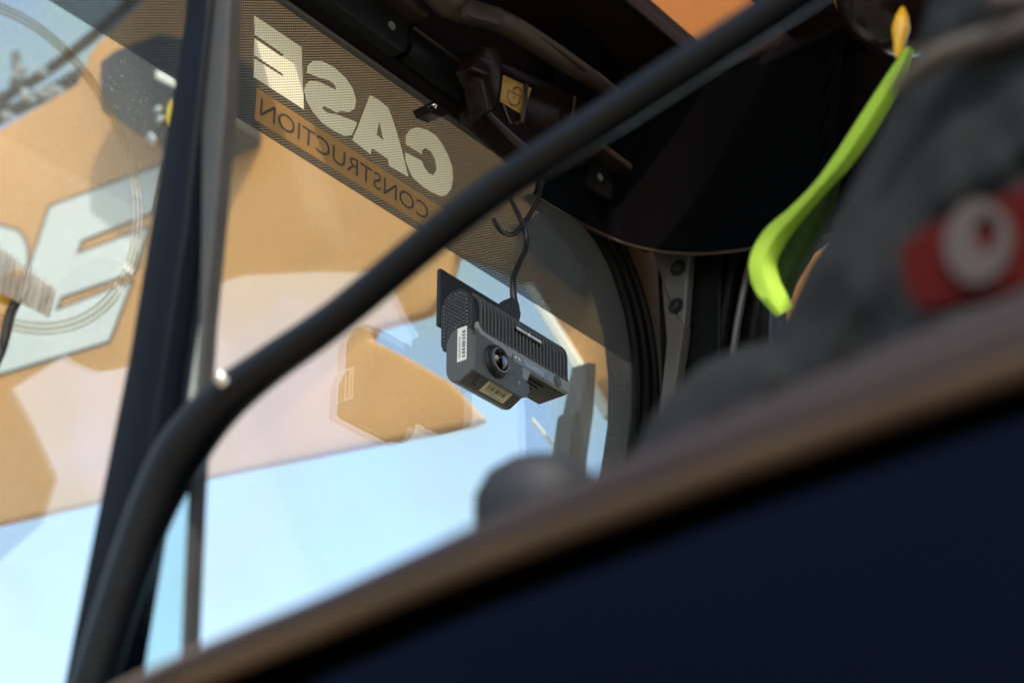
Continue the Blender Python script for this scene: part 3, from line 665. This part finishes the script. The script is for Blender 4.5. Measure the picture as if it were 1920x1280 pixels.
# work lamp on the boom
wl = thing("work_lamp", "dark boxy work lamp on the orange boom behind the sun band", "work lamp", tuple(onX(2.1, 260, 180)))
mesh_obj("lamp_body", extrude_poly([onX(2.06, *p) for p in ((183, 168), (186, 114), (217, 91), (300, 60), (420, 90), (430, 230), (352, 268), (279, 264), (187, 206))], (0.088, 0, 0), 0.008, 3), MT["lamp"], wl, smooth=True)
mesh_obj("lamp_glass", extrude_poly([onX(2.052, *p) for p in ((291, 131), (304, 134), (336, 154), (334, 166), (318, 160), (292, 146))], (0.012, 0, 0), 0.002), MT["edge"], wl)
mesh_obj("lamp_tag", extrude_poly([onX(2.05, *p) for p in ((322, 186), (326, 190), (324, 215), (318, 236), (312, 222), (315, 200))], (0.012, 0, 0), 0.001), MT["yellow"], wl)
for x, y in ((300, 208), (304, 226), (291, 265), (286, 258)):
    mesh_obj("lamp_bolt", lathe(onX(2.055, x, y), (-1, 0, 0), [(0.009, 0), (0.009, 0.006), (0.006, 0.010), (0, 0.011)], 12), MT["chrome"], wl, smooth=True)

# ================================================================== things inside, close to the near window
def cushion(px, plane, depth, seed, lump, step=26, dome=150):
    """a soft stuffed shape: an outline in the plane X=plane, swelling both ways"""
    xs = [p[0] for p in px]; ys = [p[1] for p in px]
    b = bmesh.new(); grid = {}
    def dist(x, y):
        best = 1e9; n = len(px)
        for i in range(n):
            a, c = Vector(px[i]), Vector(px[(i+1) % n]); d = c-a; t = max(0, min(1, (Vector((x, y))-a).dot(d)/d.length_squared)); best = min(best, (a+d*t-Vector((x, y))).length)
        return best
    from mathutils import geometry
    pts2 = [Vector(p) for p in px]
    dense = []
    for i in range(len(px)):
        a, c = pts2[i], pts2[(i+1) % len(px)]; k = max(1, int((c-a).length/step)); dense += [a+(c-a)*(j/k) for j in range(k)]
    inner = []
    y = min(ys)+step/2; row = 0
    while y < max(ys):
        x = min(xs)+(step/2 if row % 2 else 0)
        while x < max(xs):
            if inside((x, y), px) and dist(x, y) > step*0.5: inner.append(Vector((x, y)))
            x += step
        y += step*0.87; row += 1
    allp = dense+inner; nb = len(dense)
    res = geometry.delaunay_2d_cdt(allp, [(i, (i+1) % nb) for i in range(nb)], [], 1, 1e-4)
    vco, fcs = res[0], res[2]
    fr, bk = [], []
    for v in vco:
        d = dist(v.x, v.y); h = sqrt(max(0.0, 1-(1-min(1, d/dome))**2))
        q2 = (v.x*0.8+v.y*0.6, -v.x*0.6+v.y*0.8)
        n_ = (0.55-abs(noise.noise(Vector((q2[0]*0.0095, q2[1]*0.0035, seed)))))*lump*1.6+noise.noise(Vector((v.x*0.016, v.y*0.011, seed+5)))*lump*0.45
        p = onX(plane, v.x, v.y)
        off = h*(depth*0.5+n_)
        q = sight(v.x, v.y).normalized()
        fr.append(b.verts.new(p-q*off)); bk.append(fr[-1] if d < 0.5 else b.verts.new(p+q*h*depth*0.5))
    for f in fcs:
        try: b.faces.new([fr[i] for i in f])
        except ValueError: pass
        try: b.faces.new([bk[i] for i in reversed(f)])
        except ValueError: pass
    return b
jk = thing("jacket", "dark grey jacket with a red patch hanging blurred behind the near window", "jacket", tuple(onX(0.82, 1700, 900)))
jp = [(1765, -90), (1732, 40), (1706, 130), (1654, 240), (1604, 335), (1560, 420), (1512, 495), (1476, 576), (1446, 640), (1385, 652), (1320, 680), (1255, 735), (1215, 790), (1186, 852), (1120, 890), (1060, 930), (1060, 1080), (2150, 900), (2470, 780), (2560, 560), (2540, 260), (2460, -20), (2320, -190), (2080, -260), (1860, -220)]
mesh_obj("jacket_body", cushion(jp, 0.82, 0.08, 3, 0.017), MT["cloth"], jk, smooth=True)
patch = mesh_obj("red_patch", extrude_poly([onX(0.715, *p) for p in ((1684, 462), (1730, 428), (1940, 338), (2050, 300), (2050, 500), (1940, 532), (1830, 560), (1726, 584), (1694, 540))], (0.008, 0, 0), 0.002), MT["red"], jk)
rc = (1832, 452); ro = []; ri = []
for k in range(36):
    t = 2*pi*k/36; ox, oy = cos(t), sin(t)
    ro.append(onX(0.712, rc[0]+62*ox+8*oy, rc[1]+78*oy-14*ox)); ri.append(onX(0.712, rc[0]+16+22*ox+3*oy, rc[1]-16+34*oy-6*ox))
mesh_obj("round_emblem", extrude_poly(ro, (0.003, 0, 0), holes=[ri]), MT["ring"], patch)
mesh_obj("collar_piping", tube([onX(0.772, *p) for p in ((1676, 172), (1712, 138), (1765, 105), (1840, 78), (1960, 40))], [0.003, 0.005, 0.0065, 0.0065, 0.0065], seg=10), MT["tan"], jk, smooth=True)
mesh_obj("toggle", lathe(onX(0.768, 1905, 2), (-0.3, 0.9, 0.2), [(0, -0.014), (0.007, -0.011), (0.009, 0), (0.007, 0.011), (0, 0.014)], 14), MT["ring"], jk, smooth=True)

sp = thing("neon_strap", "neon yellow green webbing strap curling beside the dark jacket", "strap", tuple(onX(1.28, 1460, 560)))
def ribbon(path, plane, fold, thick=0.0016):
    """path: (px, py, width px, twist) ; a folded band, three points across"""
    P = smooth_path([Vector((p[0], p[1], p[2])) for p in path], 8); b = bmesh.new(); rows = []
    for i, p in enumerate(P):
        d = P[min(i+1, len(P)-1)]-P[max(i-1, 0)]; d = Vector((d.x, d.y)).normalized(); n = Vector((-d.y, d.x))
        row = []
        for k in range(5):
            f = k/4-0.5; q = Vector((p.x, p.y))+n*f*p.z
            row.append(b.verts.new(onX(plane-fold*(1-(2*f)**2)-0.012*f, q.x, q.y)))
        rows.append(row)
    for a, c in zip(rows, rows[1:]):
        for k in range(4): b.faces.new([a[k], a[k+1], c[k+1], c[k]])
    bmesh.ops.solidify(b, geom=b.faces[:], thickness=thick)
    return b
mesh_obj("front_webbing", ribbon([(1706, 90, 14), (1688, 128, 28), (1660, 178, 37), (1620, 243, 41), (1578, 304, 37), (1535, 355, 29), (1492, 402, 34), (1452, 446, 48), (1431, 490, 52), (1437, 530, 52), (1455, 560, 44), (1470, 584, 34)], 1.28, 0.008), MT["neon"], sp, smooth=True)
mesh_obj("rear_webbing", ribbon([(1572, 318, 14), (1548, 375, 40), (1516, 430, 56), (1490, 480, 56), (1474, 520, 46), (1468, 566, 24)], 1.30, 0.006), MT["underlayer"], sp, smooth=True, label="shade-darkened green backing of the strap")  # rear layer painted darker for the shade it lies in
mesh_obj("strap_reflection", lathe(onX(1.29, 1688, 62), onX(1.29, 1694, 22)-onX(1.29, 1686, 104), [(0, -0.026), (0.003, -0.022), (0.0055, -0.008), (0.0078, 0.004), (0.0055, 0.016), (0.002, 0.024), (0, 0.026)], 16), MT["amber"], sp, smooth=True)  # amber piece stands in for the strap's reflection in the glossy dome

dm = bmesh.new()
dcn = atD(2.0, 1700, -30)
lathe(dcn, -sight(1700, -30), [(0.074, -0.03), (0.074, 0.0), (0.066, 0.030), (0.048, 0.050), (0.025, 0.061), (0, 0.065)], 40, bm=dm)
dome = mesh_obj("glossy_dome", dm, MT["glossy"], smooth=True)  # round black dome with a mirror-like finish
dome["label"] = "black glossy dome under the cab roof at the strap's top end"; dome["category"] = "dome"

kb = bmesh.new()
kc = onX(0.86, 1012, 980)
lathe(kc, (-0.25, -0.1, 1), [(0.020, -0.20), (0.024, -0.10), (0.030, -0.03), (0.0385, 0.0), (0.037, 0.018), (0.028, 0.032), (0.014, 0.039), (0, 0.041)], 28, bm=kb)
kn = mesh_obj("lever_knob", kb, MT["knob"], smooth=True)
kn["label"] = "dark grey rounded lever knob rising above the door sill"; kn["category"] = "lever knob"
